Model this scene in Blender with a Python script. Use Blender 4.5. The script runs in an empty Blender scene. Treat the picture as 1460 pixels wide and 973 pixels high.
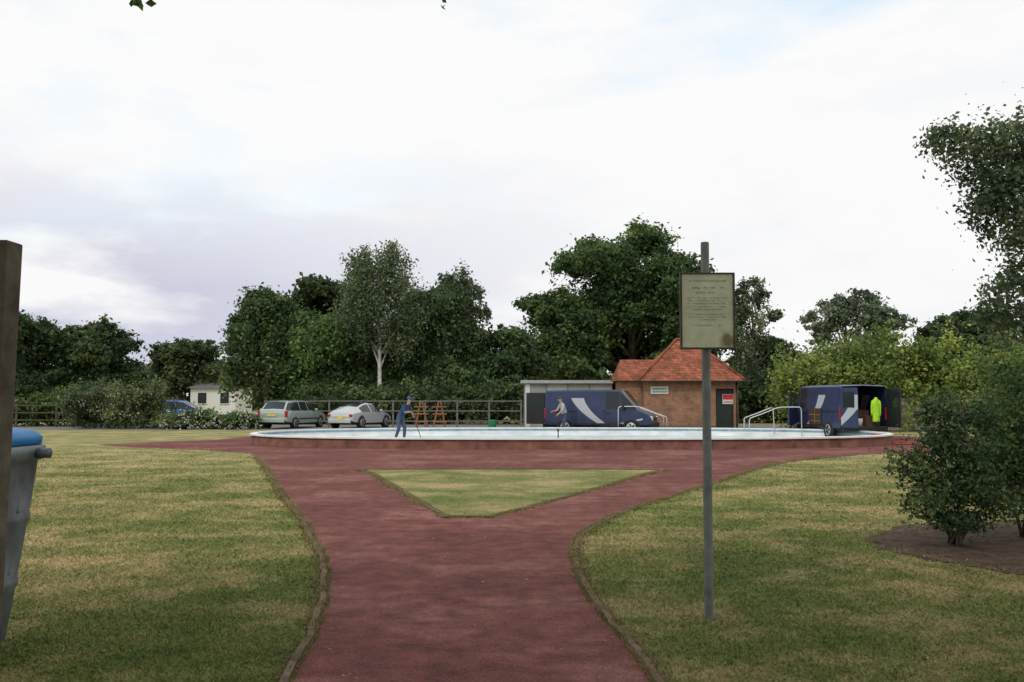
import bpy, math, random
import numpy as np
from mathutils import Vector, Matrix
R=math.radians
scene=bpy.context.scene
scene.view_settings.view_transform='Standard'
scene.view_settings.look='None'
scene.view_settings.exposure=0
random.seed(5)

# ------------------------------------------------------------ helpers
def link(o,parent=None):
    scene.collection.objects.link(o)
    if parent: o.parent=parent
    return o
def empty(name,loc=(0,0,0),rz=0.0,scale=1.0):
    e=bpy.data.objects.new(name,None); e.empty_display_size=.2
    e.location=loc; e.rotation_euler=(0,0,rz); e.scale=(scale,)*3
    return link(e)
def mesh(name,verts,faces,mats,parent=None,smooth=False,idx=None,bevel=0):
    m=bpy.data.meshes.new(name); m.from_pydata([tuple(v) for v in verts],[],faces)
    if not isinstance(mats,(list,tuple)): mats=[mats]
    for a in mats: m.materials.append(a)
    if idx: 
        for p,i in zip(m.polygons,idx): p.material_index=i
    if smooth:
        for p in m.polygons: p.use_smooth=True
    m.update()
    o=bpy.data.objects.new(name,m); link(o,parent)
    if bevel:
        b=o.modifiers.new('b','BEVEL'); b.width=bevel; b.segments=2; b.limit_method='ANGLE'
    return o
def boxvf(x0,x1,y0,y1,z0,z1):
    v=[(x0,y0,z0),(x1,y0,z0),(x1,y1,z0),(x0,y1,z0),(x0,y0,z1),(x1,y0,z1),(x1,y1,z1),(x0,y1,z1)]
    f=[(0,3,2,1),(4,5,6,7),(0,1,5,4),(1,2,6,5),(2,3,7,6),(3,0,4,7)]
    return v,f
def box(name,x0,x1,y0,y1,z0,z1,mat,parent=None,bevel=0):
    v,f=boxvf(x0,x1,y0,y1,z0,z1)
    return mesh(name,v,f,mat,parent,bevel=bevel)
def multi(name,parts,mat,parent=None,smooth=False,bevel=0):
    V=[];F=[]
    for v,f in parts:
        n=len(V); V+=list(v); F+=[tuple(i+n for i in q) for q in f]
    return mesh(name,V,F,mat,parent,smooth,bevel=bevel)
def tubevf(pts,rad,seg=8,cap=True):
    pts=[Vector(p) for p in pts]; n=len(pts)
    if not isinstance(rad,(list,tuple)): rad=[rad]*n
    V=[];F=[]
    prev=None
    for i,p in enumerate(pts):
        d=(pts[min(i+1,n-1)]-pts[max(i-1,0)]).normalized()
        a=Vector((0,0,1)) if abs(d.z)<.9 else Vector((1,0,0))
        if prev is not None: a=prev
        u=(a-d*a.dot(d)).normalized(); w=d.cross(u); prev=u
        for k in range(seg):
            t=2*math.pi*k/seg
            V.append(p+(u*math.cos(t)+w*math.sin(t))*rad[i])
    for i in range(n-1):
        for k in range(seg):
            a=i*seg+k; b=i*seg+(k+1)%seg
            F.append((a,b,b+seg,a+seg))
    if cap:
        F.append(tuple(range(seg-1,-1,-1))); F.append(tuple((n-1)*seg+k for k in range(seg)))
    return [tuple(v) for v in V],F
def tube(name,pts,rad,mat,parent=None,seg=8,smooth=True):
    v,f=tubevf(pts,rad,seg); return mesh(name,v,f,mat,parent,smooth)
def spline(pts,n=6,closed=False):
    P=[np.array(p,float) for p in pts]; out=[]; N=len(P)
    rng=range(N) if closed else range(N-1)
    for i in rng:
        if closed: p0,p1,p2,p3=P[i-1],P[i],P[(i+1)%N],P[(i+2)%N]
        else: p0,p1,p2,p3=P[max(i-1,0)],P[i],P[i+1],P[min(i+2,N-1)]
        for k in range(n):
            t=k/n
            out.append(.5*((2*p1)+(-p0+p2)*t+(2*p0-5*p1+4*p2-p3)*t*t+(-p0+3*p1-3*p2+p3)*t**3))
    if not closed: out.append(P[-1])
    return [tuple(o) for o in out]

# ------------------------------------------------------------ materials
def nodes(name):
    m=bpy.data.materials.new(name); m.use_nodes=True
    nt=m.node_tree; return m,nt,nt.nodes['Principled BSDF']
def N(nt,t,**k):
    n=nt.nodes.new(t)
    for a,b in k.items(): setattr(n,a,b)
    return n
def noise(nt,vec,scale,detail=4,rough=.6):
    n=N(nt,'ShaderNodeTexNoise'); n.inputs['Scale'].default_value=scale
    n.inputs['Detail'].default_value=detail; n.inputs['Roughness'].default_value=rough
    if vec is not None: nt.links.new(vec,n.inputs['Vector'])
    return n.outputs['Fac']
def ramp(nt,fac,stops):
    r=N(nt,'ShaderNodeValToRGB'); e=r.color_ramp.elements
    while len(e)<len(stops): e.new(.5)
    for el,(p,c) in zip(e,stops):
        el.position=p; el.color=(*c,1) if len(c)==3 else c
    nt.links.new(fac,r.inputs['Fac']); return r.outputs['Color']
def mix(nt,fac,a,b,mode='MIX'):
    m=N(nt,'ShaderNodeMix',data_type='RGBA',blend_type=mode)
    for s,v in ((0,fac),(6,a),(7,b)):
        if isinstance(v,(int,float)): m.inputs[s].default_value=v
        elif isinstance(v,tuple): m.inputs[s].default_value=(*v,1) if len(v)==3 else v
        else: nt.links.new(v,m.inputs[s])
    return m.outputs[2]
def bump(nt,bs,h,strength,dist=.02):
    b=N(nt,'ShaderNodeBump'); b.inputs['Strength'].default_value=strength; b.inputs['Distance'].default_value=dist
    nt.links.new(h,b.inputs['Height']); nt.links.new(b.outputs['Normal'],bs.inputs['Normal'])
def pos(nt): return N(nt,'ShaderNodeNewGeometry').outputs['Position']
def objc(nt): return N(nt,'ShaderNodeTexCoord').outputs['Object']
def mat(name,col,rough=.6,metal=0,var=.25,scale=6,spec=.3,coat=0,bmp=0):
    m,nt,b=nodes(name)
    f=noise(nt,objc(nt),scale)
    c=ramp(nt,f,[(.3,tuple(x*(1-var) for x in col)),(.7,tuple(min(1,x*(1+var)) for x in col))])
    nt.links.new(c,b.inputs['Base Color'])
    b.inputs['Roughness'].default_value=rough; b.inputs['Metallic'].default_value=metal
    b.inputs['Specular IOR Level'].default_value=spec
    b.inputs['Coat Weight'].default_value=coat
    if bmp: bump(nt,b,noise(nt,objc(nt),scale*8),bmp,.005)
    return m

# grass
def grassmat(name='grass',gain=1.0,straw=0.0):
    m,nt,b=nodes(name)
    p=pos(nt)
    big=noise(nt,p,.26,3,.55); mid=noise(nt,p,.75,6,.7); fine=noise(nt,p,28,4,.7); vf=noise(nt,p,120,2,.7)
    c1=ramp(nt,big,[(.36,(.10,.14,.040)),(.5,(.18,.20,.068)),(.60,(.38,.31,.165))])
    c2=ramp(nt,mid,[(.38,(.078,.122,.034)),(.50,(.18,.20,.068)),(.58,(.42,.33,.19))])
    c=mix(nt,.55,c1,c2)
    sx=N(nt,'ShaderNodeSeparateXYZ'); nt.links.new(p,sx.inputs[0])
    mr=N(nt,'ShaderNodeMapRange'); mr.inputs[1].default_value=9; mr.inputs[2].default_value=28
    mr.inputs[3].default_value=0; mr.inputs[4].default_value=.65
    nt.links.new(sx.outputs['Y'],mr.inputs[0])
    dry=ramp(nt,mid,[(.38,(.20,.21,.074)),(.62,(.46,.38,.21))])
    c=mix(nt,mr.outputs[0],c,dry)
    sh=ramp(nt,fine,[(.3,(.6,.6,.55)),(.7,(1.3,1.3,1.25))])
    c=mix(nt,1.0,c,sh,'MULTIPLY')
    c=mix(nt,1.0,c,(gain,gain,gain*.97),'MULTIPLY')
    if straw: c=mix(nt,straw,c,(.24,.18,.095))
    nt.links.new(c,b.inputs['Base Color']); b.inputs['Roughness'].default_value=.85
    b.inputs['Specular IOR Level'].default_value=.12
    bump(nt,b,vf,.6,.03)
    return m
M_grass=grassmat()
M_blade=grassmat('grass_blade',1.45)
M_verge=grassmat('dry_verge',1.2,.65)
def pathmat():
    m,nt,b=nodes('red_asphalt')
    p=pos(nt)
    big=noise(nt,p,.5,5,.65); mid=noise(nt,p,4,5,.7); fine=noise(nt,p,90,3,.8)
    c=ramp(nt,big,[(.32,(.115,.041,.035)),(.5,(.165,.058,.049)),(.66,(.24,.108,.092))])
    d=ramp(nt,mid,[(.3,(.60,.62,.62)),(.55,(1,1,1)),(.75,(1.25,1.2,1.15))])
    c=mix(nt,1.0,c,d,'MULTIPLY')
    s=ramp(nt,fine,[(.3,(.4,.4,.4)),(.5,(1,1,1)),(.7,(1.8,1.8,1.8))])
    c=mix(nt,1.0,c,s,'MULTIPLY')
    v=N(nt,'ShaderNodeTexVoronoi'); v.inputs['Scale'].default_value=2.2; nt.links.new(p,v.inputs['Vector'])
    sp=ramp(nt,v.outputs['Distance'],[(.012,(1,1,1)),(.02,(0,0,0))])
    c=mix(nt,sp,c,(.35,.28,.22))
    nt.links.new(c,b.inputs['Base Color']); b.inputs['Roughness'].default_value=.85
    b.inputs['Specular IOR Level'].default_value=.15
    bump(nt,b,fine,.6,.012); return m
M_path=pathmat()
def foliagemat():
    m,nt,b=nodes('foliage')
    a=N(nt,'ShaderNodeAttribute'); a.attribute_name='col'
    nt.links.new(a.outputs['Color'],b.inputs['Base Color'])
    b.inputs['Roughness'].default_value=.6; b.inputs['Specular IOR Level'].default_value=.2
    tr=N(nt,'ShaderNodeBsdfTranslucent'); nt.links.new(a.outputs['Color'],tr.inputs['Color'])
    ms=N(nt,'ShaderNodeMixShader'); ms.inputs[0].default_value=.35
    nt.links.new(b.outputs[0],ms.inputs[1]); nt.links.new(tr.outputs[0],ms.inputs[2])
    nt.links.new(ms.outputs[0],nt.nodes['Material Output'].inputs['Surface'])
    return m
M_fol=foliagemat()
M_bark=mat('bark',(.10,.08,.06),.9,scale=10,var=.5,bmp=.8)
M_birch=mat('birch_bark',(.50,.49,.45),.8,scale=5,var=.6)
M_soil=mat('soil',(.075,.048,.030),.95,scale=5,var=.6,bmp=1)
M_edge=mat('edging',(.15,.10,.07),.9,scale=5,var=.5,bmp=.6)
M_asph=mat('asphalt',(.17,.165,.155),.9,scale=3,var=.3)
def brickmat(name,c1,c2,mor,bw,bh,lo=.55,hi=1.25,ns=1.6):
    m,nt,b=nodes(name)
    sx=N(nt,'ShaderNodeSeparateXYZ'); nt.links.new(objc(nt),sx.inputs[0])
    ad=N(nt,'ShaderNodeMath',operation='ADD'); nt.links.new(sx.outputs[0],ad.inputs[0]); nt.links.new(sx.outputs[1],ad.inputs[1])
    cb=N(nt,'ShaderNodeCombineXYZ'); nt.links.new(ad.outputs[0],cb.inputs[0]); nt.links.new(sx.outputs[2],cb.inputs[1])
    t=N(nt,'ShaderNodeTexBrick'); nt.links.new(cb.outputs[0],t.inputs['Vector'])
    t.inputs['Scale'].default_value=1; t.inputs['Brick Width'].default_value=bw; t.inputs['Row Height'].default_value=bh
    t.inputs['Mortar Size'].default_value=.009; t.inputs['Color1'].default_value=(*c1,1); t.inputs['Color2'].default_value=(*c2,1)
    t.inputs['Mortar'].default_value=(*mor,1)
    f=noise(nt,objc(nt),ns,6,.75)
    d=ramp(nt,f,[(.3,(lo,lo,lo)),(.7,(hi,hi,hi))])
    c=mix(nt,1.0,t.outputs['Color'],d,'MULTIPLY')
    nt.links.new(c,b.inputs['Base Color']); b.inputs['Roughness'].default_value=.85
    b.inputs['Specular IOR Level'].default_value=.15
    bump(nt,b,t.outputs['Fac'],-.3,.01)
    return m
M_brick=brickmat('brick',(.27,.12,.07),(.37,.19,.11),(.28,.23,.18),.23,.075)
M_tile=brickmat('roof_tile',(.37,.125,.065),(.21,.075,.048),(.10,.04,.03),.2,.13,.42,1.4,2.4)
M_rim=mat('white_paint',(.72,.72,.69),.6,var=.12,scale=3)
M_poolwall=mat('pool_wall_red',(.17,.075,.055),.85,var=.45,scale=2.5,bmp=.4)
M_poolin=mat('pool_paint',(.56,.61,.62),.5,var=.2,scale=1.2)
M_water=mat('pool_floor_blue',(.45,.53,.56),.5,var=.3,scale=.7)
M_grey=mat('galvanised',(.30,.31,.30),.5,metal=.3,var=.25)
M_post=mat('post_grey',(.15,.165,.15),.6,var=.35,scale=7)
M_wood=mat('old_wood',(.095,.08,.055),.9,var=.45,scale=8,bmp=.6)
M_orange=mat('orange_wood',(.27,.12,.06),.8,var=.3)
M_rail=mat('dark_rail',(.14,.14,.125),.7)
M_rub=mat('tyre',(.02,.02,.02),.9)
M_glass=mat('car_glass',(.02,.026,.03),.12,var=.1,spec=.35)
M_black=mat('black_trim',(.02,.02,.022),.5)
M_chrome=mat('alloy',(.45,.45,.46),.35,metal=.7)
M_red=mat('red_lamp',(.35,.02,.02),.3)
M_yplate=mat('yellow_plate',(.65,.5,.06),.5)
M_lamp=mat('head_lamp',(.6,.62,.63),.15,spec=.8)
M_hivis=mat('hivis',(.42,.80,.04),.7,var=.25,scale=9)
M_skin=mat('skin',(.42,.25,.18),.6,var=.1)
M_white=mat('white_gloss',(.6,.61,.60),.5,var=.1)
M_green=mat('green_plastic',(.02,.18,.09),.5)

# ------------------------------------------------------------ world + sun
w=bpy.data.worlds.new("World"); scene.world=w; w.use_nodes=True
nt=w.node_tree; bg=nt.nodes['Background']
sky=N(nt,'ShaderNodeTexSky',sky_type='NISHITA'); sky.sun_disc=False
SUN_EL=R(48); SUN_ROT=R(-150)
sky.sun_elevation=SUN_EL; sky.sun_rotation=SUN_ROT
g=N(nt,'ShaderNodeTexCoord').outputs['Generated']
mp=N(nt,'ShaderNodeMapping'); mp.inputs['Scale'].default_value=(1.1,1.1,3.2); mp.inputs['Location'].default_value=(.35,.1,.2)
nt.links.new(g,mp.inputs['Vector'])
cl=noise(nt,mp.outputs[0],2.0,6,.55)
cl2=noise(nt,mp.outputs[0],3.6,7,.55)
sx=N(nt,'ShaderNodeSeparateXYZ'); nt.links.new(g,sx.inputs[0])
def mrange(v,a,b,c,d):
    m=N(nt,'ShaderNodeMapRange'); nt.links.new(v,m.inputs[0])
    for i,x in enumerate((a,b,c,d)): m.inputs[i+1].default_value=x
    return m.outputs[0]
def math_(op,a,b):
    m=N(nt,'ShaderNodeMath',operation=op)
    for i,x in enumerate((a,b)):
        if isinstance(x,(int,float)): m.inputs[i].default_value=x
        else: nt.links.new(x,m.inputs[i])
    m.use_clamp=True
    return m.outputs[0]
low=mrange(sx.outputs['Z'],.25,.11,0,1)
west=mrange(sx.outputs['X'],.12,-.30,.08,1)
gm=math_('MULTIPLY',low,west)
nm=mrange(cl2,.40,.54,.05,1)
gm=math_('MULTIPLY',gm,nm)
white=(9.75,9.75,9.75); greyc=(6.1,6.15,7.4)
cc=mix(nt,gm,white,greyc)
bil=mrange(cl2,.53,.64,0,.22)
cc=mix(nt,bil,cc,(7.6,7.9,8.8))
hole=mrange(cl,.56,.72,0,.7)
hi=mrange(sx.outputs['Z'],.08,.3,.2,1)
hole=math_('MULTIPLY',hole,hi)
skb=mix(nt,1.0,sky.outputs[0],(2.6,2.6,2.4),'MULTIPLY')
skb=mix(nt,.45,skb,(7.8,9.5,9.9))
cc=mix(nt,hole,cc,skb)
nt.links.new(cc,bg.inputs['Color']); bg.inputs['Strength'].default_value=.1
sl=bpy.data.lights.new('sun','SUN'); sl.energy=1.4; sl.angle=R(18); sl.color=(1,.96,.88)
so=bpy.data.objects.new('sun',sl); link(so)
sd=Vector((math.sin(SUN_ROT)*math.cos(SUN_EL), math.cos(SUN_ROT)*math.cos(SUN_EL), math.sin(SUN_EL)))
so.rotation_euler=sd.to_track_quat('Z','Y').to_euler()

# ------------------------------------------------------------ camera
cd=bpy.data.cameras.new('camera'); cd.lens=34.5; cd.sensor_width=36; cd.clip_end=2000
cam=bpy.data.objects.new('camera',cd); link(cam); cam.location=(0,0,1.6); cam.rotation_euler=(R(93.33),0,0)
scene.camera=cam

# ------------------------------------------------------------ ground
mesh('ground',[(-500,-200,0),(500,-200,0),(500,800,0),(-500,800,0)],[(0,1,2,3)],M_grass)
Ledge=spline([(-1.2,-3),(-1.22,3),(-1.284,5.64),(-1.457,7.5),(-1.637,8.65),(-1.98,10.2),(-2.71,12.8),(-3.85,16.5),(-5.85,23.3),(-7.53,28.5)],6)
Lcorner=[(-9.5,30.4),(-12.1,31.9),(-14.2,33.8),(-13.2,35.9),(-11.3,38),(-11,41),(-8,45),(0,46.5),(10,46.5),(15,44),(18,39),(24,37),(34,37)]
Redge=spline([(34,31.5),(20,30.2),(11.3,28.5),(9.06,27),(6.47,24),(3.4,17.7),(1.71,14.2),(.93,12),(.694,10.65),(.628,9.35),(.657,7.75),(.773,6.45),(.83,5.64),(.9,3),(.95,-3)],6)
def jit(p,a=.02): return [(x+random.uniform(-a,a),y+random.uniform(-a,a)) for x,y in p]
Ledge=jit(Ledge,.014); Redge=jit(Redge,.014)
outline=Ledge+Lcorner+Redge
mesh('path',[(x,y,.006) for x,y in outline],[tuple(range(len(outline)))],M_path)
isl=[(-3.23,21.9),(-3.0,21.0),(-1.94,17.1),(-.95,13.5),(-.85,13.3),(-.32,13.3),(-.2,13.45),(1.25,16.8),(2.9,20.9),(3.3,21.75),(3.1,21.9),(0,22.1)]
mesh('lawn_island',[(x,y,.012) for x,y in isl],[tuple(range(len(isl)))],M_grass)
def edging(name,pts,wd=.045,h=.02,closed=False):
    V=[];F=[]; n=len(pts)
    for i,p in enumerate(pts):
        a=Vector((*pts[(i-1) if (i or closed) else 0],0)); b=Vector((*pts[(i+1)%n if (i<n-1 or closed) else n-1],0))
        d=(b-a).normalized(); s=Vector((-d.y,d.x,0))*wd/2
        q=Vector((*p,0)); hh=h+random.uniform(-.006,.006)
        V+=[q-s,q-s+Vector((0,0,hh)),q+s+Vector((0,0,hh)),q+s]
    for i in range(n if closed else n-1):
        j=(i+1)%n
        for k in range(3): F.append((4*i+k,4*i+k+1,4*j+k+1,4*j+k))
    return mesh(name,V,F,M_edge)
edging('path_edging',Ledge); edging('path_edging',Redge); 
edging('path_edging',spline(isl,3,True)[:-3],.04,.022,True)
bed=jit(spline([(3.96,11.0),(4.5,12.0),(5.4,12.7),(6.8,13),(11,13.2),(11,7.8),(5.6,8.1),(4.75,8.7),(4.15,9.8)],8,True),.08)
mesh('soil_bed',[(x,y,.009) for x,y in bed],[tuple(range(len(bed)))],M_soil)
mesh('car_park',[(-30,49.2,.008),(3,49.2,.008),(5,49,.008),(30,48,.008),(30,60,.008),(-30,60,.008)],[(0,1,2,3,4,5)],M_asph)

# grass blades
def inside(px,py,poly):
    r=np.zeros(len(px),bool); n=len(poly)
    for i in range(n):
        x1,y1=poly[i]; x2,y2=poly[(i+1)%n]
        if y1==y2: continue
        c=((y1>py)!=(y2>py))&(px<(x2-x1)*(py-y1)/(y2-y1)+x1)
        r^=c
    return r
rg=np.random.default_rng(3)
NB=620000
u=rg.random(NB); Y=4.6*(34/4.6)**(u**1.0); X=(rg.random(NB)*2-1)*(.56*Y+.3)
keep=(~inside(X,Y,outline)|inside(X,Y,isl))&~inside(X+rg.normal(0,.16,NB),Y+rg.normal(0,.28,NB),bed)
keep&=rg.random(NB)<np.clip((34-Y)/16,0,1)
X=X[keep];Y=Y[keep]
def rawmesh(name,V,k,matl,parent=None,col=None):
    nf=len(V); m=bpy.data.meshes.new(name)
    m.vertices.add(nf*k); m.vertices.foreach_set('co',V.reshape(-1).astype(np.float32))
    m.loops.add(nf*k); m.loops.foreach_set('vertex_index',np.arange(nf*k,dtype=np.int32))
    m.polygons.add(nf); m.polygons.foreach_set('loop_start',np.arange(0,nf*k,k,dtype=np.int32))
    m.polygons.foreach_set('loop_total',np.full(nf,k,dtype=np.int32))
    m.materials.append(matl)
    if col is not None:
        a=m.attributes.new('col','FLOAT_COLOR','POINT')
        c=np.ones((nf,k,4),np.float32); c[:,:,:3]=col[:,None,:]
        a.data.foreach_set('color',c.reshape(-1))
    m.update(); m.validate()
    o=bpy.data.objects.new(name,m); return link(o,parent)
def blades(name,X,Y,m,hs=1.0):
    n=len(X)
    h=rg.uniform(.008,.024,n)*(1+.01*Y)*hs; wd=.0024+.00045*Y
    th=rg.random(n)*2*np.pi
    dx=np.cos(th)*wd;dy=np.sin(th)*wd
    lx=rg.normal(0,.9,n)*h;ly=rg.normal(0,.9,n)*h
    V=np.empty((n,3,3),np.float32)
    V[:,0]=np.stack([X-dx,Y-dy,np.full(n,.002)],1);V[:,1]=np.stack([X+dx,Y+dy,np.full(n,.002)],1);V[:,2]=np.stack([X+lx,Y+ly,h],1)
    rawmesh(name,V,3,m)
blades('grass',X,Y,M_blade)
def verge(E,side,ymax=26,dens=1500,sig=.055):
    ex=[];ey=[]
    for i in range(len(E)-1):
        a=np.array(E[i]);b=np.array(E[i+1])
        if b[1]<4 and a[1]<4 or min(a[1],b[1])>ymax: continue
        L=np.linalg.norm(b-a); k=int(L*dens*rg.uniform(.4,1.3)); t=rg.random(k)[:,None]
        d=(b-a)/L; s=np.array([-d[1],d[0]])*side
        q=a+(b-a)*t+s*(np.abs(rg.normal(0,sig,k))-.05)[:,None]
        ex.append(q[:,0]);ey.append(q[:,1])
    return np.concatenate(ex),np.concatenate(ey)
vx=[];vy=[]
for E,sd_ in ((Ledge,1),(Redge,1),(spline(isl,3,True),-1)):
    a,b=verge(E,sd_); vx.append(a);vy.append(b)
blades('dry_grass_verge',np.concatenate(vx),np.concatenate(vy),M_verge,1.5)
def litter(name,X,Y,smin,smax,col,z=.014):
    nl=len(X); lv=np.empty((nl,4,3),np.float32)
    for i in range(nl):
        a=rg.random()*6.28; s=rg.uniform(smin,smax)
        for k,(p,q) in enumerate(((-1,0),(0,.5),(1,0),(0,-.5))):
            lv[i,k]=(X[i]+s*(p*math.cos(a)-q*math.sin(a)),Y[i]+s*(p*math.sin(a)+q*math.cos(a)),z+rg.random()*.008)
    rawmesh(name,lv,4,M_fol,None,np.array([col]*nl)*rg.uniform(.4,1.4,(nl,1)))
litter('fallen_leaves',rg.uniform(-1.6,1.4,170),rg.uniform(5,20,170),.008,.024,(.32,.25,.1))
litter('leaf_litter',rg.uniform(4.0,8,1500),rg.uniform(8.6,12.8,1500),.01,.03,(.12,.08,.04),.014)

# ------------------------------------------------------------ foliage
GAIN=1.45
def foliage(name,lobes,n,size,col,parent=None,seed=0,core=True,droop=0,clump=.2,ncl=34,bright=.38,aspect=.6,inner=.6):
    """lobes: list of (x,y,z,rx,ry,rz) in world coords; leaf-sized faces in clumps."""
    r=np.random.default_rng(seed); L=np.array(lobes,float)
    area=(L[:,3]*L[:,5]+L[:,3]*L[:,4]); pr=area/area.sum()
    C=[];Rr=[];LC=[];B=[]
    for i,l in enumerate(L):
        d=r.normal(size=(ncl,3)); d[:,2]+=.15; d/=np.linalg.norm(d,axis=1)[:,None]
        rad=inner+(1.15-inner)*r.random((ncl,1))**.8
        C.append(l[:3]+d*rad*l[3:6]); Rr.append(np.tile(l[3:6],(ncl,1))); LC.append(np.tile(l[:3],(ncl,1)))
        B.append(r.uniform(1-bright,1+bright,ncl)*r.uniform(.75,1.25))
    C=np.array(C);Rr=np.array(Rr);LC=np.array(LC);B=np.array(B)
    li=r.choice(len(L),n,p=pr); ci=(r.random(n)**1.3*ncl).astype(int)
    c=C[li,ci]; rr=Rr[li,ci]
    off=r.normal(size=(n,3))*clump*rr*r.uniform(.4,1.25,(n,1))
    if droop: off[:,2]=off[:,2]*1.2-np.abs(r.normal(size=n))*droop
    P=c+off
    out=P-LC[li,ci]; out/=rr; out/=np.linalg.norm(out,axis=1)[:,None]+1e-6
    nn=out*.6+r.normal(size=(n,3))*.7+np.array([0,0,.25]); nn/=np.linalg.norm(nn,axis=1)[:,None]
    t=r.normal(size=(n,3)); t-=nn*(t*nn).sum(1)[:,None]; t/=np.linalg.norm(t,axis=1)[:,None]
    b=np.cross(nn,t); s=size*r.uniform(.5,1.3,(n,1))
    V=np.stack([P-t*s,P-b*s*aspect+nn*s*.15,P+t*s,P+b*s*aspect+nn*s*.15],1)
    V[:,:,2]=np.maximum(V[:,:,2],.01)
    k=B[li,ci]*r.uniform(.65,1.35,n)*GAIN
    colr=np.array(col)[None,:]*k[:,None]
    hue=r.normal(0,.10,n)+ (B[li,ci]-1)*.3
    colr[:,0]*=1+hue; colr[:,2]*=1-hue*.5
    colr=np.clip(colr,.003,1)
    o=rawmesh(name,V,4,M_fol,parent,colr)
    if core:  # dark shells added inside the crown to darken gaps and block see-through light
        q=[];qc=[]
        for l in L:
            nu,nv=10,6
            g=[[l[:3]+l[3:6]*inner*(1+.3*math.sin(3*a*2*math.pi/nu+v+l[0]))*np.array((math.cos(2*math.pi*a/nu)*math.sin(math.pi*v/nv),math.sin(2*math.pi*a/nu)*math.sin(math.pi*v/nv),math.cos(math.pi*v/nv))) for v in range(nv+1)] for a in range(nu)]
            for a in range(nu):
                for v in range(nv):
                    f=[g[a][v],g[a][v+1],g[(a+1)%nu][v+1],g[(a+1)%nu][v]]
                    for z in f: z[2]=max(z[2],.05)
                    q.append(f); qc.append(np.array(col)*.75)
        rawmesh(name+'_dark_core',np.array(q,np.float32),4,M_fol,parent,np.array(qc))
    return o
def autolobes(cx,cy,z0,z1,wx,wy,n,seed,rs=.34):
    n=int(n*1.8); rs*=.74
    r=np.random.default_rng(seed); out=[]
    H=z1-z0; out.append((cx,cy,z0+H*.48,wx*.30,wy*.30,H*.32))
    for i in range(n):
        t=r.random(); z=z0+H*(.08+.84*t)
        prof=math.sin(math.pi*min(1,max(0,(.2+.72*t))))**.6
        a=r.random()*2*math.pi; q=math.sqrt(r.uniform(.2,1))
        rad=rs*r.uniform(.45,1.15)
        x=cx+math.cos(a)*q*(wx/2)*prof*(1-rad*.5); y=cy+math.sin(a)*q*(wy/2)*prof*(1-rad*.5)
        rr=rad*min(wx,H)*.5
        out.append((x,y,min(z,z1-rr*.7),rr*r.uniform(.9,1.5),rr*1.2,rr*r.uniform(.6,1.0)))
    out.append((cx+wx*.05,cy,z1-H*.13,wx*.14,wy*.14,H*.12))
    out.append((cx-wx*.12,cy,z1-H*.2,wx*.12,wy*.14,H*.1))
    return out
def tree(name,x,y,lobes,n,size,col,tr=.25,bark=None,seed=1,lean=0,limbs=8,**kw):
    e=empty(name,(0,0,0)); bark=bark or M_bark
    r=random.Random(seed); L=np.array(lobes); zt=L[:,2].max()
    parts=[]
    k=9; P=[]
    for i in range(k):
        t=i/(k-1); P.append((x+(lean)*t+ (r.uniform(-.12,.12) if i else 0)*zt*.06, y+(r.uniform(-.1,.1) if i else 0)*zt*.05, -.05+zt*t))
    parts.append(tubevf(P,[tr*(1.35 if i==0 else 1)*(1-.88*i/(k-1)) for i in range(k)],9))
    idx=list(range(len(L))); r.shuffle(idx)
    for j in idx[:limbs]:
        l=L[j]; t=min(.85,max(.25,(l[2]/zt)*.62)); f=t*(k-1); i=int(f); a=Vector(P[i]).lerp(Vector(P[i+1]),f-i); b=Vector(l[:3])
        m=a.lerp(b,.5)+Vector((r.uniform(-.3,.3),r.uniform(-.3,.3),.08*(b-a).length))
        r0=tr*(1-.88*t)*.6
        parts.append(tubevf([a,a.lerp(m,.5),m,m.lerp(b,.6),b],[r0,r0*.8,r0*.6,r0*.4,r0*.15],6))
        for q in range(3):
            d=Vector((r.uniform(-1,1)*l[3],r.uniform(-1,1)*l[4],r.uniform(0,1)*l[5]))*.9
            s=m.lerp(b,r.uniform(.2,.9)); parts.append(tubevf([s,s+d*.5+Vector((0,0,.05)),s+d],[r0*.3,r0*.2,r0*.06],5))
    multi('trunk',parts,bark,e,smooth=True)
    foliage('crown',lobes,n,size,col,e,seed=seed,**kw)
    return e
# broad oak group right of centre (about 72-78 m away)
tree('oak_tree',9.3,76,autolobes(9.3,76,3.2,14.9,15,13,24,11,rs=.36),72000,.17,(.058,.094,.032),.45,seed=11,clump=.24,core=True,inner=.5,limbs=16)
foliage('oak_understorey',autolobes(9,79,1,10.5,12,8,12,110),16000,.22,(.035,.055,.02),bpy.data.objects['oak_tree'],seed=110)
tree('oak_tree',3.3,74,autolobes(3.6,74,2,9.8,8,8,14,12),26000,.17,(.056,.09,.033),.3,seed=12)
tree('oak_tree',14.3,72,autolobes(13.5,72,2,11.6,6.5,7,12,13),24000,.17,(.056,.09,.034),.3,seed=13,core=True,inner=.45)
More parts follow.
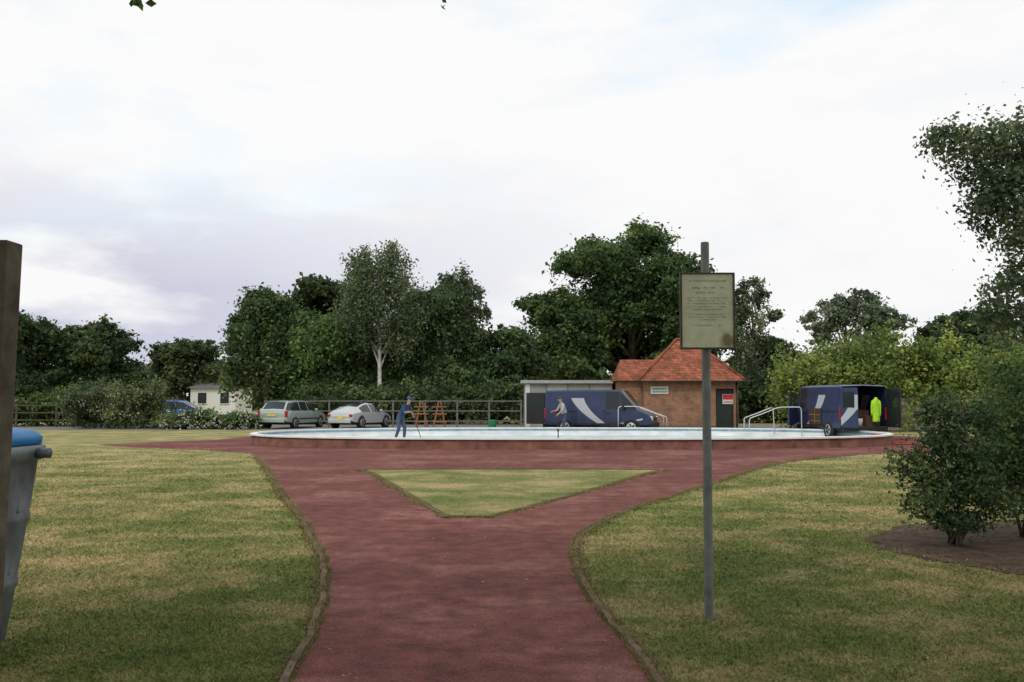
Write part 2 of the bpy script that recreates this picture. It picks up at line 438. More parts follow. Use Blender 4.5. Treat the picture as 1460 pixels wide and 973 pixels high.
# centre-left group
tree('willow_tree',-16.5,66,autolobes(-16.6,66,.6,9.1,5.8,6,14,21,rs=.4),28000,.14,(.06,.095,.036),.25,seed=21,droop=.5)
tree('dark_tree',-14.4,76,autolobes(-14.4,76,3,10.8,10,8,16,22),28000,.2,(.036,.056,.022),.3,seed=22)
tree('birch_tree',-8.6,63,
     [(-8.9,63,10.2,1.3,1.4,.8),(-7.7,63.3,10.6,1.0,1.2,.8),(-10.0,63,10.6,.8,1.1,.7),(-9.8,63,9.1,1.2,1.5,.9),(-7.3,63,8.9,1.1,1.5,1.0),(-8.6,63,8.6,1.1,1.4,.8),(-8.7,62.7,7.3,1.5,1.5,.8),(-10.4,63,7.2,1.0,1.2,1.1),(-6.7,63,7.0,1.1,1.3,1.2),(-7.7,62.5,11.4,.5,.6,.4),(-9.5,63,11.2,.4,.6,.35),(-9.4,63,5.9,1.0,1.2,.8),(-7.5,63,5.6,1.0,1.2,.8)],
     19000,.10,(.082,.112,.055),.17,M_birch,seed=23,core=False,droop=.5,clump=.34,limbs=13,lean=.2,inner=.2)
tree('broadleaf_tree',-12.0,64.5,autolobes(-12.4,65,.4,7.4,7.2,6,16,24,rs=.4),30000,.14,(.068,.112,.035),.25,seed=24,droop=.4)
tree('willow_tree',-4.9,67,autolobes(-5.2,67,.5,9.4,8,7,18,25,rs=.36),32000,.14,(.06,.094,.038),.25,seed=25,droop=.6)
tree('aspen_tree',-3.6,68,autolobes(-3.8,68,3,10.9,5.2,4.8,10,26,rs=.3),9500,.12,(.08,.105,.055),.2,seed=26,core=False,droop=.3,limbs=14)
tree('broadleaf_tree',-8.5,66,autolobes(-8.3,67,.2,6.2,9,5,16,27,rs=.45),26000,.15,(.058,.095,.034),.25,seed=27)
tree('broadleaf_tree',-1.5,68,autolobes(-1.2,68,.3,6.6,7,6,14,28,rs=.45),24000,.15,(.05,.08,.031),.25,seed=28)
# right of the brick building
tree('aspen_tree',17.2,70,autolobes(17.0,70,2,10.4,5,5,11,31,rs=.28),11000,.12,(.078,.105,.057),.2,seed=31,core=False,limbs=14)
tree('broadleaf_tree',19.5,72,autolobes(19,72,.3,5.9,8,6,12,32,rs=.45),20000,.17,(.05,.075,.033),.3,seed=32)
tree('ash_tree',30,88,autolobes(31,88,3,11.4,9.5,8,14,33,rs=.34),20000,.17,(.105,.135,.085),.3,seed=33,core=False,limbs=14)
tree('broadleaf_tree',40,86,autolobes(40,86,2,9.4,10,8,14,34),22000,.19,(.06,.088,.043),.3,seed=34)
tree('broadleaf_tree',47,82,autolobes(46,82,2,10.6,9,8,14,35),22000,.19,(.06,.088,.043),.3,seed=35)
# left distant trees
tree('broadleaf_tree',-44,84,autolobes(-43,84,.5,8.8,11,9,16,41,rs=.42),28000,.19,(.042,.068,.028),.4,seed=41)
tree('broadleaf_tree',-36,86,autolobes(-36.5,86,.5,8.6,9,8,14,42,rs=.42),24000,.19,(.046,.072,.03),.4,seed=42)
tree('broadleaf_tree',-32,95,autolobes(-31,95,.5,7.0,10,8,14,43,rs=.42),18000,.2,(.055,.08,.036),.3,seed=43)
lob=[]
r=random.Random(9)
for i in range(60):
    x=-120+i*4.1; lob.append((x,125+r.uniform(-8,8),2.2+r.uniform(0,.8),r.uniform(2.2,4.5),3.5,r.uniform(2.0,4.4)))
foliage('distant_trees',lob,60000,.3,(.07,.09,.052),seed=44,ncl=26)
# big tree at right edge
tree('ash_tree',14.2,20.5,[(8.95,20,7.1,.4,.7,.2),(9.55,20,6.95,.6,1.0,.36),(10.3,20,6.95,.75,1.2,.45),(9.7,20,6.3,.45,.8,.35),(10.3,20,6.1,.7,1.1,.5),(9.85,20,5.6,.5,.8,.4),(10.3,20,5.1,.5,.9,.4),(10.6,20,4.5,.35,.8,.3),(10.25,20,3.95,.45,.8,.3),(9.9,20,3.5,.35,.7,.25),(10.35,20,3.1,.5,.8,.3),(11.3,20.3,6.2,1.1,1.4,1.2),(11.5,20,3.9,.9,1.2,.9),(13.4,20.5,5.9,2.2,2.4,2.0),(15.5,20.5,5.6,2.4,2.6,2.2)],
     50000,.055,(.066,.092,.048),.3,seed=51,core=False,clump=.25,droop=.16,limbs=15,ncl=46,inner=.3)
# tree overhead, behind and left of the viewer, with one drooping twig; unseen crown thickened to shade the foreground
e=tree('overhanging_tree',-5.2,-1.5,[(-4,-3,8,4,4,2.5),(0,-4,8.5,4.5,4,2.6),(3.5,-4,8,4,4,2.2),(-5,.5,7.4,3.4,2.6,1.8),(0,0,7.6,4,2.5,1.5),(4,1,8,3.5,2.5,1.6),(-1,2.5,8.4,4,2,1.4)],42000,.16,(.06,.10,.03),.35,seed=61,core=False,limbs=7)
tube('twig',[(-4.2,.5,5.8),(-3.2,2.4,4.9),(-2.2,3.6,3.9),(-1.56,4.05,3.3)],[.04,.025,.012,.004],M_bark,e)
foliage('twig_leaves',[(-1.55,4.03,3.245,.045,.05,.03),(-1.7,3.95,3.5,.12,.12,.08)],130,.024,(.05,.10,.02),e,seed=62,core=False,ncl=8)
tube('twig_small',[(-1,1.5,5.6),(-.5,3,4.2),(-.3,4.1,3.3)],[.02,.012,.003],M_bark,e)
foliage('twig_leaves_small',[(-.3,4.1,3.285,.02,.02,.015),(-.33,4.0,3.5,.08,.08,.05)],34,.016,(.05,.09,.02),e,seed=63,core=False,ncl=5)

# hedges and shrubs
def hedgelobes(x0,x1,y,zt,step,ry=1.3,seed=0,jz=.25):
    r=random.Random(seed); out=[]; x=x0
    while x<x1:
        z=zt*(1+r.uniform(-jz,.0))
        out.append((x,y+r.uniform(-.4,.4),z*.5,step*.85,ry,z*.54))
        out.append((x+r.uniform(-.5,.5)*step,y-ry*.5,z*r.uniform(.55,.9),step*.4,ry*.5,z*.16)); x+=step*r.uniform(.6,1.1)
    return out
foliage('hedge',hedgelobes(14.5,36,48.5,4.5,1.9,1.8,1,.14),60000,.10,(.125,.17,.042),seed=71,ncl=50,clump=.2)
foliage('shrub',hedgelobes(-22.6,-18.6,52,2.35,1.2,1.2,2,.15),15000,.075,(.085,.11,.05),seed=72,ncl=40)
foliage('hedge',hedgelobes(-34,-23,56,2.0,1.4,1.2,3,.2),18000,.09,(.07,.105,.034),seed=73)
foliage('rose_bush',hedgelobes(-17.8,-12.9,51,1.0,.8,.8,4,.35),11000,.07,(.075,.115,.04),seed=74)
foliage('shrub',hedgelobes(9.5,22,63,3.4,1.6,1.3,6,.2),13000,.15,(.04,.062,.025),seed=76)
foliage('hedge',hedgelobes(-12,2,60.5,2.6,1.6,1.3,7,.25),20000,.12,(.058,.085,.034),seed=77)
def flowers(name,x0,x1,y,z0,z1,n,seed,col=(.7,.66,.6)):
    r=np.random.default_rng(seed)
    c=np.stack([r.uniform(x0,x1,n//5),r.uniform(y-.6,y+.1,n//5),z0+(z1-z0)*r.random(n//5)**1.4],1)[r.integers(0,n//5,n)]
    P=c+r.normal(0,.10,(n,3)); nn=r.normal(size=(n,3))+np.array([0,-1,.4]); nn/=np.linalg.norm(nn,axis=1)[:,None]
    t=r.normal(size=(n,3)); t-=nn*(t*nn).sum(1)[:,None]; t/=np.linalg.norm(t,axis=1)[:,None]; b=np.cross(nn,t); s=r.uniform(.02,.055,(n,1))
    V=np.stack([P-t*s,P-b*s,P+t*s,P+b*s],1)
    rawmesh(name,V,4,M_fol,None,np.array(col)[None,:]*r.uniform(.5,1.1,(n,1)))
flowers('rose_blossom',-17.9,-12.8,50.2,.1,.95,420,5)
flowers('shrub_blossom',-22.6,-18.6,50.9,.6,2.1,130,6,(.5,.48,.32))
# foreground shrubs
def shrub(name,x,y,lobes,n,seed,col=(.05,.085,.025),size=.032):
    e=empty(name); r=random.Random(seed); parts=[]
    for i in range(14):
        l=r.choice(lobes); a=Vector((x+r.uniform(-.08,.08),y+r.uniform(-.08,.08),0)); b=Vector(l[:3])+Vector((r.uniform(-.3,.3),r.uniform(-.2,.2),r.uniform(0,.3)))
        parts.append(tubevf([a,a.lerp(b,.35)+Vector((r.uniform(-.06,.06),0,.08)),a.lerp(b,.7),b],[.015,.011,.007,.003],6))
    multi('stems',parts,M_bark,e,True)
    foliage('leaves',lobes,n,size,col,e,seed=seed,core=False,clump=.36,ncl=26,inner=.2,bright=.5)
    return e
shrub('shrub',4.83,10.8,[(4.72,10.8,1.15,.32,.35,.28),(4.42,10.8,.85,.28,.3,.2),(5.05,10.8,.9,.33,.4,.3),(4.85,10.8,.6,.4,.38,.22),(4.5,10.7,.5,.24,.3,.18),(4.8,10.8,1.5,.15,.2,.2),(5.2,10.9,1.35,.22,.3,.3),(5.2,10.8,.5,.27,.3,.2),(4.58,10.8,1.42,.12,.2,.14),(4.9,10.7,.3,.35,.3,.12)],10500,81,(.052,.082,.032),.028)
shrub('shrub',5.9,11.3,[(5.75,11.3,1.2,.28,.4,.3),(6.2,11.3,1.35,.45,.5,.45),(5.7,11.3,.8,.3,.4,.25),(6.2,11.3,.6,.5,.5,.35),(5.95,11.3,1.75,.25,.35,.2),(6.7,11.3,1.1,.5,.5,.6),(6.3,11.3,1.95,.2,.3,.15)],15000,82,(.05,.082,.028),.03)
shrub('shrub',8.0,15,[(7.8,15,1.5,.6,.7,.45),(8.6,15,1.8,.8,.8,.6),(7.6,15,.8,.6,.7,.5),(8.5,15,.8,.8,.8,.6),(7.5,15,2.0,.3,.4,.25)],20000,83,(.075,.115,.033),.04)

# ------------------------------------------------------------ paddling pool
pool=empty('paddling_pool')
def se(a,b,n,t): 
    c,s=math.cos(t),math.sin(t)
    return (2.1+a*math.copysign(abs(c)**(2/n),c),36.4+b*math.copysign(abs(s)**(2/n),s))
K=96
rings=[(11.55,5.75,0,0),(11.5,5.7,.30,0),(11.56,5.76,.302,1),(11.56,5.76,.352,1),(11.33,5.53,.357,1),(11.32,5.52,.16,2),(11.1,5.3,-.0+.02,2)]
V=[];F=[];I=[]
for a,b,z,_ in rings:
    for k in range(K):
        x,y=se(a,b,2.5,2*math.pi*k/K); V.append((x,y,z))
for i in range(len(rings)-1):
    for k in range(K):
        F.append((i*K+k,i*K+(k+1)%K,(i+1)*K+(k+1)%K,(i+1)*K+k)); I.append(rings[i][3])
F.append(tuple((len(rings)-1)*K+k for k in range(K))); I.append(3)
mesh('pool_basin',V,F,[M_poolwall,M_rim,M_poolin,M_water],pool,False,I)
V=[];F=[]
for a,b,z in ((11.33,5.53,.30),(11.325,5.525,.23)):
    for k in range(K):
        x,y=se(a-.02,b-.02,2.5,2*math.pi*k/K); V.append((x,y,z))
for k in range(K): F.append((k,(k+1)%K,K+(k+1)%K,K+k))
mesh('blue_band',V,F,mat('blue_band_paint',(.18,.32,.40),.5),pool)
def handrail(x,y,s=1,name='handrail'):
    e=empty(name,(x,y,0))
    for dy in (0,.9):
        P=[(0,dy,.25),(0,dy,.72),(.05*s,dy,.8),(.55*s,dy,.98),(1.1*s,dy,1.2),(1.35*s,dy,1.24),(2.0*s,dy,1.24),(2.07*s,dy,1.2),(2.1*s,dy,1.1),(2.1*s,dy,0)] if dy==0 else [(0,dy,.25),(0,dy,.72),(.05*s,dy,.8),(.55*s,dy,.98),(1.1*s,dy,1.2),(1.2*s,dy,1.2),(1.25*s,dy,0)]
        tube('rail',P,.019,M_white,e)
handrail(9.55,39.6); handrail(6.7,42.6,-1)
e=empty('water_tap',(1.45,30.95,0)); tube('pipe',[(0,0,.3),(0,0,.56),(0,-.06,.6),(0,-.1,.56)],.018,M_black,e); box('tap_head',-.03,.03,-.03,.03,.56,.64,M_black,e,.005)
e=empty('litter_bin',(-.85,42.6,0)); tube('body',[(0,0,0),(0,0,.1),(0,0,.62),(0,0,.66),(0,0,.66)],[.15,.15,.19,.2,.02],M_green,e,14)
tube('red_bucket',[(13.0,35.2,0),(13.0,35.2,.02),(13.0,35.2,.3),(13.0,35.2,.33)],[.11,.12,.16,.17],M_red,None,14)
tube('hose',spline([(12.4,34.4,.03),(13.2,33.8,.03),(14.0,34.3,.03),(13.6,35.0,.03),(12.9,34.6,.05),(13.8,33.6,.03),(15.2,34.8,.03)],6),.03,mat('hose_rubber',(.25,.04,.03),.6),None,6)

# ------------------------------------------------------------ buildings
bb=empty('brick_building',(0,0,0))
D0,D1=10.36,11.28
box('wall_front_left',6.75,D0,50,50.25,0,2.5,M_brick,bb)
box('wall_front_right',D1,11.5,50,50.25,0,2.5,M_brick,bb)
box('wall_lintel',D0,D1,50,50.25,2.08,2.5,M_brick,bb)
box('wall_left',6.75,7.0,50.25,54.4,0,2.5,M_brick,bb)
box('wall_right',11.25,11.5,50.25,54.4,0,2.5,M_brick,bb)
box('wall_back',7.0,11.25,54.15,54.4,0,2.5,M_brick,bb)
box('wing_walls',5.65,6.745,50.8,53.6,0,2.5,M_brick,bb)
box('door',D0+.03,D1-.03,50.14,50.19,.03,2.05,mat('door_dark',(.02,.03,.028),.6),bb)
box('door_frame',D0,D0+.028,50.05,50.24,0,2.07,M_rail,bb)
box('doorstep',D0-.1,D1+.1,49.7,49.995,0,.06,M_edge,bb)
box('plinth',6.72,D0-.05,49.96,49.997,0,.22,mat('plinth',(.16,.1,.07)),bb)
def hip(name,x0,x1,y0,y1,z0,zr,rx0,rx1,m,parent,ov=.3):
    yc=(y0+y1)/2
    x0-=ov;x1+=ov;y0-=ov;y1+=ov
    V=[(x0,y0,z0),(x1,y0,z0),(x1,y1,z0),(x0,y1,z0),(rx0,yc,zr),(rx1,yc,zr)]
    F=[(0,1,5,4),(1,2,5),(2,3,4,5),(3,0,4),(0,3,2,1)]
    mesh(name,V,F,m,parent)
    rp=[(x0,y0,z0+.02),(rx0,yc,zr+.03),(x1,y0,z0+.02),(rx1,yc,zr+.03)]
    for a,b in ((0,1),(2,3)): tube('hip_tiles',[rp[a],rp[b]],.07,M_tile,parent,7)
    tube('ridge_tiles',[(rx0,yc,zr+.03),(rx1+.01,yc,zr+.03)],.08,M_tile,parent,7)
hip('roof_main',6.75,11.5,50,54.4,2.5,4.7,8.75,9.5,M_tile,bb,.32)
V=[(5.4,50.5,2.5),(7.6,50.5,2.5),(7.6,53.9,2.5),(5.4,53.9,2.5),(5.75,52.2,3.65),(8.2,52.2,3.65)]
mesh('roof_wing',V,[(0,1,5,4),(2,3,4,5),(3,0,4),(0,3,2,1)],M_tile,bb)
box('fascia',6.42,11.83,49.665,49.69,2.42,2.50,mat('fascia_paint',(.35,.33,.28),.7),bb)
box('gutter',6.42,11.83,49.58,49.66,2.42,2.49,M_black,bb)
tube('downpipe',[(11.42,49.96,2.42),(11.42,49.96,0)],.035,M_black,bb)
sg=empty('pool_sign',(7.5,49.96,2.0)); box('panel',-.45,.45,-.01,.01,-.19,.19,M_white,sg); 
rr=random.Random(4); ps=[]
for row,(z,hh) in enumerate(((.07,.1),(-.08,.08))):
    x=-.36
    while x<.34:
        wq=rr.uniform(.03,.07); ps.append(boxvf(x,x+wq*.7,-.016,-.012,z-hh/2,z+hh/2)); x+=wq+.01
multi('lettering',ps,M_green,sg)
sg=empty('warning_notice',(11.0,50.0,1.55)); box('panel',-.27,.27,.10,.12,-.25,.25,M_white,sg); box('red_band',-.25,.25,.088,.097,-.02,.23,mat('red_sign',(.55,.03,.03),.5),sg)
box('red_lines',-.2,.2,.088,.097,-.17,-.13,M_red,sg)

gb=empty('flat_roof_building')
M_gwall=mat('render_grey',(.30,.31,.28),.8,var=.2,scale=1.3)
box('walls',.7,5.6,55,58.5,0,2.42,M_gwall,gb)
box('roof',.5,5.64,54.8,58.7,2.425,2.6,mat('roof_edge',(.34,.36,.34),.6,var=.15),gb)
box('wall_panel',.75,1.0,54.95,54.995,0,2.4,M_white,gb)
for xx in (1.9,3.1,4.3): box('batten',xx,xx+.05,54.96,54.997,0,2.4,M_rail,gb)
box('door_panel',2.05,2.95,54.93,54.99,0,2.05,mat('door_white',(.4,.42,.42)),gb)

wh=empty('white_house',(-27.9,92,0))
M_render=mat('white_render',(.72,.72,.68),.8,var=.08)
M_slate=mat('slate',(.16,.16,.165),.8)
box('walls',-2.2,2.0,0,6,0,2.55,M_render,wh)
mesh('roof',[(-2.5,-.3,2.55),(2.3,-.3,2.55),(2.3,6.3,2.55),(-2.5,6.3,2.55),(-1.0,3,3.45),(1.1,3,3.45)],[(0,1,5,4),(1,2,5),(2,3,4,5),(3,0,4),(0,3,2,1)],M_slate,wh)
for xx in (-1.5,.6): 
    box('window',xx,xx+.8,-.02,.01,1.1,2.1,M_glass,wh); box('sill',xx-.05,xx+.85,-.08,-.021,1.02,1.1,M_white,wh)
box('chimney',1.2,1.6,3.2,3.7,3,3.8,M_brick,wh)

# ------------------------------------------------------------ fences
def railing(name,x0,x1,y,h,rails,step,m,pr=.04):
    e=empty(name,(0,y,0)); parts=[]; x=x0
    while x<=x1+.01: parts.append(boxvf(x-pr,x+pr,-pr,pr,0,h)); x+=step
    multi('posts',parts,m,e)
    multi('rails',[boxvf(x0,x1,-pr-.03,-pr-.002,z-.03,z+.03) for z in rails],m,e)
railing('metal_railing',-13.5,.5,53.8,1.5,(.35,.9,1.44),1.75,M_rail,.045)
railing('wooden_fence',-36,-18.5,54,1.3,(.4,.8,1.2),2.2,M_wood,.05)
e=empty('panel_fence',(0,47.2,0)); parts=[]
x=18.0; r=random.Random(3)
while x<40: parts.append(boxvf(x,x+.13,0,.02,.05,1.62+r.uniform(-.03,.03))); x+=.145
multi('boards',parts,mat('grey_boards',(.26,.23,.19),.9,var=.3),e)
multi('posts',[boxvf(17.95+i*1.9,18.06+i*1.9,.03,.14,0,1.7) for i in range(12)],M_wood,e)
for k,x in enumerate((-4.7,-3.75)):
    e=empty('wooden_trestle',(x,51,0),rz=.15*k)
    parts=[tubevf([(-.32,0,0),(-.05,0,1.42)],.035,6),tubevf([(.32,0,0),(.05,0,1.42)],.035,6),tubevf([(-.32,.5,0),(-.05,.1,1.42)],.035,6),tubevf([(.32,.5,0),(.05,.1,1.42)],.035,6)]
    multi('legs',parts,M_orange,e); multi('bars',[boxvf(-.36,.36,-.06,-.037,z,z+.07) for z in (.35,.75,1.12)],M_orange,e)

# ------------------------------------------------------------ notice sign on post
ns=empty('notice_sign',(1.425,7.2,0))
tube('post',[(0,0,-.02),(0,0,.02),(.0,0,2.74),(0,0,2.75)],[.034,.034,.031,.028],M_post,ns,14)
def boardmat():
    m,nt,b=nodes('notice_board_face')
    o=objc(nt); f=noise(nt,o,5,5,.6); c=ramp(nt,f,[(.3,(.42,.43,.27)),(.55,(.57,.57,.39)),(.75,(.66,.65,.48))])
    f2=noise(nt,o,14,4,.6)
    vm=N(nt,'ShaderNodeVectorMath',operation='DISTANCE'); nt.links.new(o,vm.inputs[0]); vm.inputs[1].default_value=(.145,-.08,2.02)
    ad=N(nt,'ShaderNodeMath',operation='MULTIPLY_ADD'); nt.links.new(f2,ad.inputs[0]); ad.inputs[1].default_value=.09; nt.links.new(vm.outputs['Value'],ad.inputs[2])
    k=ramp(nt,ad.outputs[0],[(.075,(1,1,1)),(.12,(0,0,0))])
    c=mix(nt,k,c,(.15,.12,.035)); nt.links.new(c,b.inputs['Base Color']); b.inputs['Roughness'].default_value=.35
    return m
M_board=boardmat(); M_frame=mat('sign_frame',(.065,.06,.035),.7,var=.4)
Z0,Z1=1.955,2.515
box('board',-.19,.19,-.075,-.06,Z0+.01,Z1-.01,M_board,ns)
multi('frame',[boxvf(-.2,-.186,-.085,-.045,Z0,Z1),boxvf(.186,.2,-.085,-.045,Z0,Z1),boxvf(-.186,.186,-.085,-.045,Z1-.013,Z1),boxvf(-.186,.186,-.085,-.045,Z0,Z0+.013)],M_frame,ns,bevel=.003)
multi('bracket',[boxvf(-.06,.06,-.058,.04,2.36,2.39),boxvf(-.06,.06,-.058,.04,2.06,2.09)],M_post,ns)
rr=random.Random(8); ps=[]
for z,hh,wl in ((2.455,.014,.26),(2.405,.014,.24),(2.37,.016,.14),(2.33,.009,.28),(2.31,.009,.26),(2.29,.009,.27),(2.265,.009,.27),(2.245,.009,.2),(2.21,.009,.24),(2.19,.009,.26),(2.17,.009,.12),(2.13,.009,.2)):
    x=-wl/2-.01
    while x<wl/2:
        q=rr.uniform(.004,.008)*(hh/.011)
        if rr.random()<.82:
            ps.append(boxvf(x,x+q*.35,-.0775,-.0762,z-hh/2,z+hh/2*rr.uniform(.6,1)))
            if rr.random()<.7: zz=z+hh*rr.choice((-.45,0,.4)); ps.append(boxvf(x+q*.35,x+q,-.0775,-.0762,zz-.001,zz+.001))
        x+=q+.003
multi('faded_lettering',ps,mat('faded_ink',(.27,.30,.21),.7),ns)

# gate post at left
gp=empty('gate_post',(-2.12,4.0,0))
v,f=boxvf(-.065,.065,-.065,.065,-.05,2.24); v=[(x+(z-1.6)*.026,y,z) for x,y,z in v]; mesh('timber',v,f,M_wood,gp,bevel=.008)

# galvanised wheeled bin at left
wb=empty('wheeled_bin',(-3.58,6.0,0))
M_galv=mat('bin_steel',(.15,.175,.185),.5,metal=.3,var=.5,scale=4)
def rrect(hx,hy,r,z,n=5):
    P=[]
    for cx,cy,a0 in ((hx-r,hy-r,0),(-hx+r,hy-r,90),(-hx+r,-hy+r,180),(hx-r,-hy+r,270)):
        for i in range(n+1):
            a=R(a0+90*i/n); P.append((cx+r*math.cos(a),cy+r*math.sin(a),z))
    return P
def loftr(name,rings,m,parent,capb=True,capt=True,smooth=True):
    V=[];F=[];n=len(rings[0])
    for q in rings: V+=q
    for i in range(len(rings)-1):
        for k in range(n): F.append((i*n+k,i*n+(k+1)%n,(i+1)*n+(k+1)%n,(i+1)*n+k))
    if capb: F.append(tuple(range(n-1,-1,-1)))
    if capt: F.append(tuple((len(rings)-1)*n+k for k in range(n)))
    return mesh(name,V,F,m,parent,smooth)
zs=[(.06,.37),(.09,.395),(.4,.432),(.42,.442),(.45,.444),(.47,.438),(.8,.476),(.82,.486),(.85,.489),(.87,.484),(1.12,.508),(1.20,.515),(1.21,.54),(1.29,.55),(1.30,.535)]
loftr('body',[rrect(h,h*.95,.14,z) for z,h in zs],M_galv,wb)
M_blue=mat('blue_lid',(.015,.20,.48),.45,var=.15)
loftr('lid',[rrect(h,h*.95,.14,z) for z,h in ((1.305,.53),(1.35,.535),(1.385,.51),(1.41,.42),(1.42,.2))],M_blue,wb)
for yy in (-.3,.3): tube('lug',[(.53,yy,1.25),(.63,yy,1.25)],.032,M_galv,wb,12)
multi('rib',[boxvf(.39,.452,-.22+i*.2,-.18+i*.2,.5,.8) for i in range(3)]+[boxvf(.43,.498,-.22+i*.2,-.18+i*.2,.88,1.12) for i in range(3)],M_galv,wb,bevel=.01)
for xx in (-.3,.3):
    for yy in (-.3,.3): tube('wheel',[(xx-.025,yy,.05),(xx+.025,yy,.05)],.05,M_rub,wb,14)

# ------------------------------------------------------------ vehicles
def wheel(parent,x,y,r,side):
    tube('dark_arch_disc',[(x,y-side*.06,r+.02),(x,y-side*.008,r+.02)],r*1.14,M_black,parent,20)  # black disc stands in for the shade of a wheel-arch recess
    tube('tyre',[(x,y-side*.18,r),(x,y+side*.0,r),(x,y+side*.012,r)],[r,r,r*.9],M_rub,parent,20)
    tube('hub',[(x,y+side*.012,r),(x,y+side*.02,r)],[r*.66,r*.6],M_chrome,parent,14)
    ps=[]
    for k in range(5):
        a=2*math.pi*k/5; ps.append(tubevf([(x+r*.15*math.cos(a+.6),y+side*.022,r+r*.15*math.sin(a+.6)),(x+r*.52*math.cos(a+.6),y+side*.022,r+r*.52*math.sin(a+.6))],r*.09,5))
    multi('hub_slots',ps,M_black,parent)
def loftcar(parent,st,glass,paint,wind,capr=True,capf=True,rk=.86):
    V=[];F=[];I=[]
    H=8
    for x,zb,zl,zt,w_,wt in st:
        half=[(0,zb),(w_*.86,zb),(w_*.975,zb+.1),(w_,(zb+zl)/2+.03),(w_*.965,zl),(wt,zt-.06 if zt-zl>.2 else zt-.01),(wt*rk,zt),(0,zt+.03)]
        for y,z in half: V.append((x,y,z))
        for y,z in half[1:-1]: V.append((x,-y,z))
    M=2*H-2
    def id(i,k,s):
        return i*M+k if s>0 or k in (0,H-1) else i*M+H+k-1
    for i in range(len(st)-1):
        for k in range(H-1):
            for s in (1,-1):
                q=(id(i,k,s),id(i+1,k,s),id(i+1,k+1,s),id(i,k+1,s))
                if s>0: q=q[::-1]
                F.append(q)
                mi=0
                if k==4 and i in glass: mi=1
                if k in (6,) and i in wind: mi=1
                if k in (0,1): mi=2
                I.append(mi)
    def cap(i):
        l=[id(i,k,1) for k in range(H)]+[id(i,k,-1) for k in range(H-2,0,-1)]
        F.append(tuple(l)); I.append(0)
    if capr: cap(0)
    if capf: cap(len(st)-1)
    o=mesh('body',V,F,[paint,M_glass,M_black],parent,True,I)
    o.data.set_sharp_from_angle(angle=R(24))
    return o
def paintm(name,col,metal=.4,rough=.35): return mat(name,col,rough,metal=metal,var=.05,coat=.6,spec=.5)
def estate(name,loc,head,col):
    e=empty(name,loc,head); p=paintm(name+'_paint',col)
    st=[(-2.2,.38,.75,.80,.72,.66),(-2.17,.3,.92,.97,.84,.74),(-2.1,.28,.95,1.02,.86,.72),(-1.75,.25,.95,1.40,.87,.63),(-1.68,.22,.95,1.42,.87,.64),(-.78,.2,.94,1.46,.88,.65),(-.72,.2,.94,1.46,.88,.65),(.02,.2,.93,1.46,.88,.65),(.08,.2,.93,1.45,.88,.65),(.5,.2,.92,1.40,.88,.64),(1.2,.2,.90,.97,.87,.78),(1.9,.22,.74,.80,.84,.7),(2.15,.26,.62,.68,.76,.6),(2.22,.32,.5,.58,.66,.5)]
    loftcar(e,st,{2,3,4,6,8,9},p,{2,9})
    for x in (-1.32,1.36):
        for s in (1,-1): wheel(e,x,s*.875,.31,s)
    for s in (1,-1): 
        box('tail_lamp',-2.215,-2.12,s*.80-.07,s*.80+.07,.62,.95,M_red,e,.01)
        box('mirror',.62,.75,s*.98-.07,s*.98+.07,.93,1.05,p,e,.02)
        tube('roof_rail',[(-1.6,s*.6,1.45),(-1.5,s*.6,1.5),(.1,s*.6,1.5),(.25,s*.6,1.45)],.015,M_black,e,6)
        box('door_trim',-1.0,1.0,s*.893-.01,s*.893+.01,.5,.55,M_black,e)
    box('plate',-2.235,-2.215,-.26,.26,.66,.77,M_yplate,e)
    box('bumper',-2.27,-2.14,-.74,.74,.34,.55,p,e,.03)
    return e
def coupe(name,loc,head,col):
    e=empty(name,loc,head); p=paintm(name+'_paint',col)
    st=[(-2.02,.36,.6,.66,.66,.5),(-1.98,.3,.76,.83,.78,.62),(-1.8,.25,.82,.92,.84,.66),(-1.2,.22,.87,1.14,.87,.62),(-.75,.2,.87,1.28,.88,.58),(-.3,.2,.87,1.34,.88,.56),(-.22,.2,.87,1.345,.88,.56),(.3,.2,.86,1.3,.88,.56),(.95,.2,.84,.92,.87,.74),(1.5,.22,.74,.80,.85,.68),(1.88,.26,.58,.64,.76,.55),(2.0,.32,.46,.52,.62,.42)]
    loftcar(e,st,{3,4,6,7},p,{3,4,7})
    for x in (-1.22,1.22):
        for s in (1,-1): wheel(e,x,s*.875,.32,s)
    for s in (1,-1):
        box('tail_lamp',-2.03,-1.9,s*.66-.09,s*.66+.09,.62,.76,M_red,e,.01)
        box('mirror',.42,.55,s*.98-.07,s*.98+.07,.88,1.0,p,e,.02)
    box('plate',-2.06,-2.03,-.26,.26,.52,.63,M_yplate,e)
    box('bumper',-2.07,-1.95,-.68,.68,.3,.5,p,e,.03)
    return e
def headang(fx,fy): return math.atan2(fy,fx)
estate('parked_estate_car',(-11.75,53.0,0),headang(.30,.954),(.38,.45,.42))
coupe('parked_coupe_car',(-8.15,53.0,0),headang(.40,.917),(.50,.52,.54))
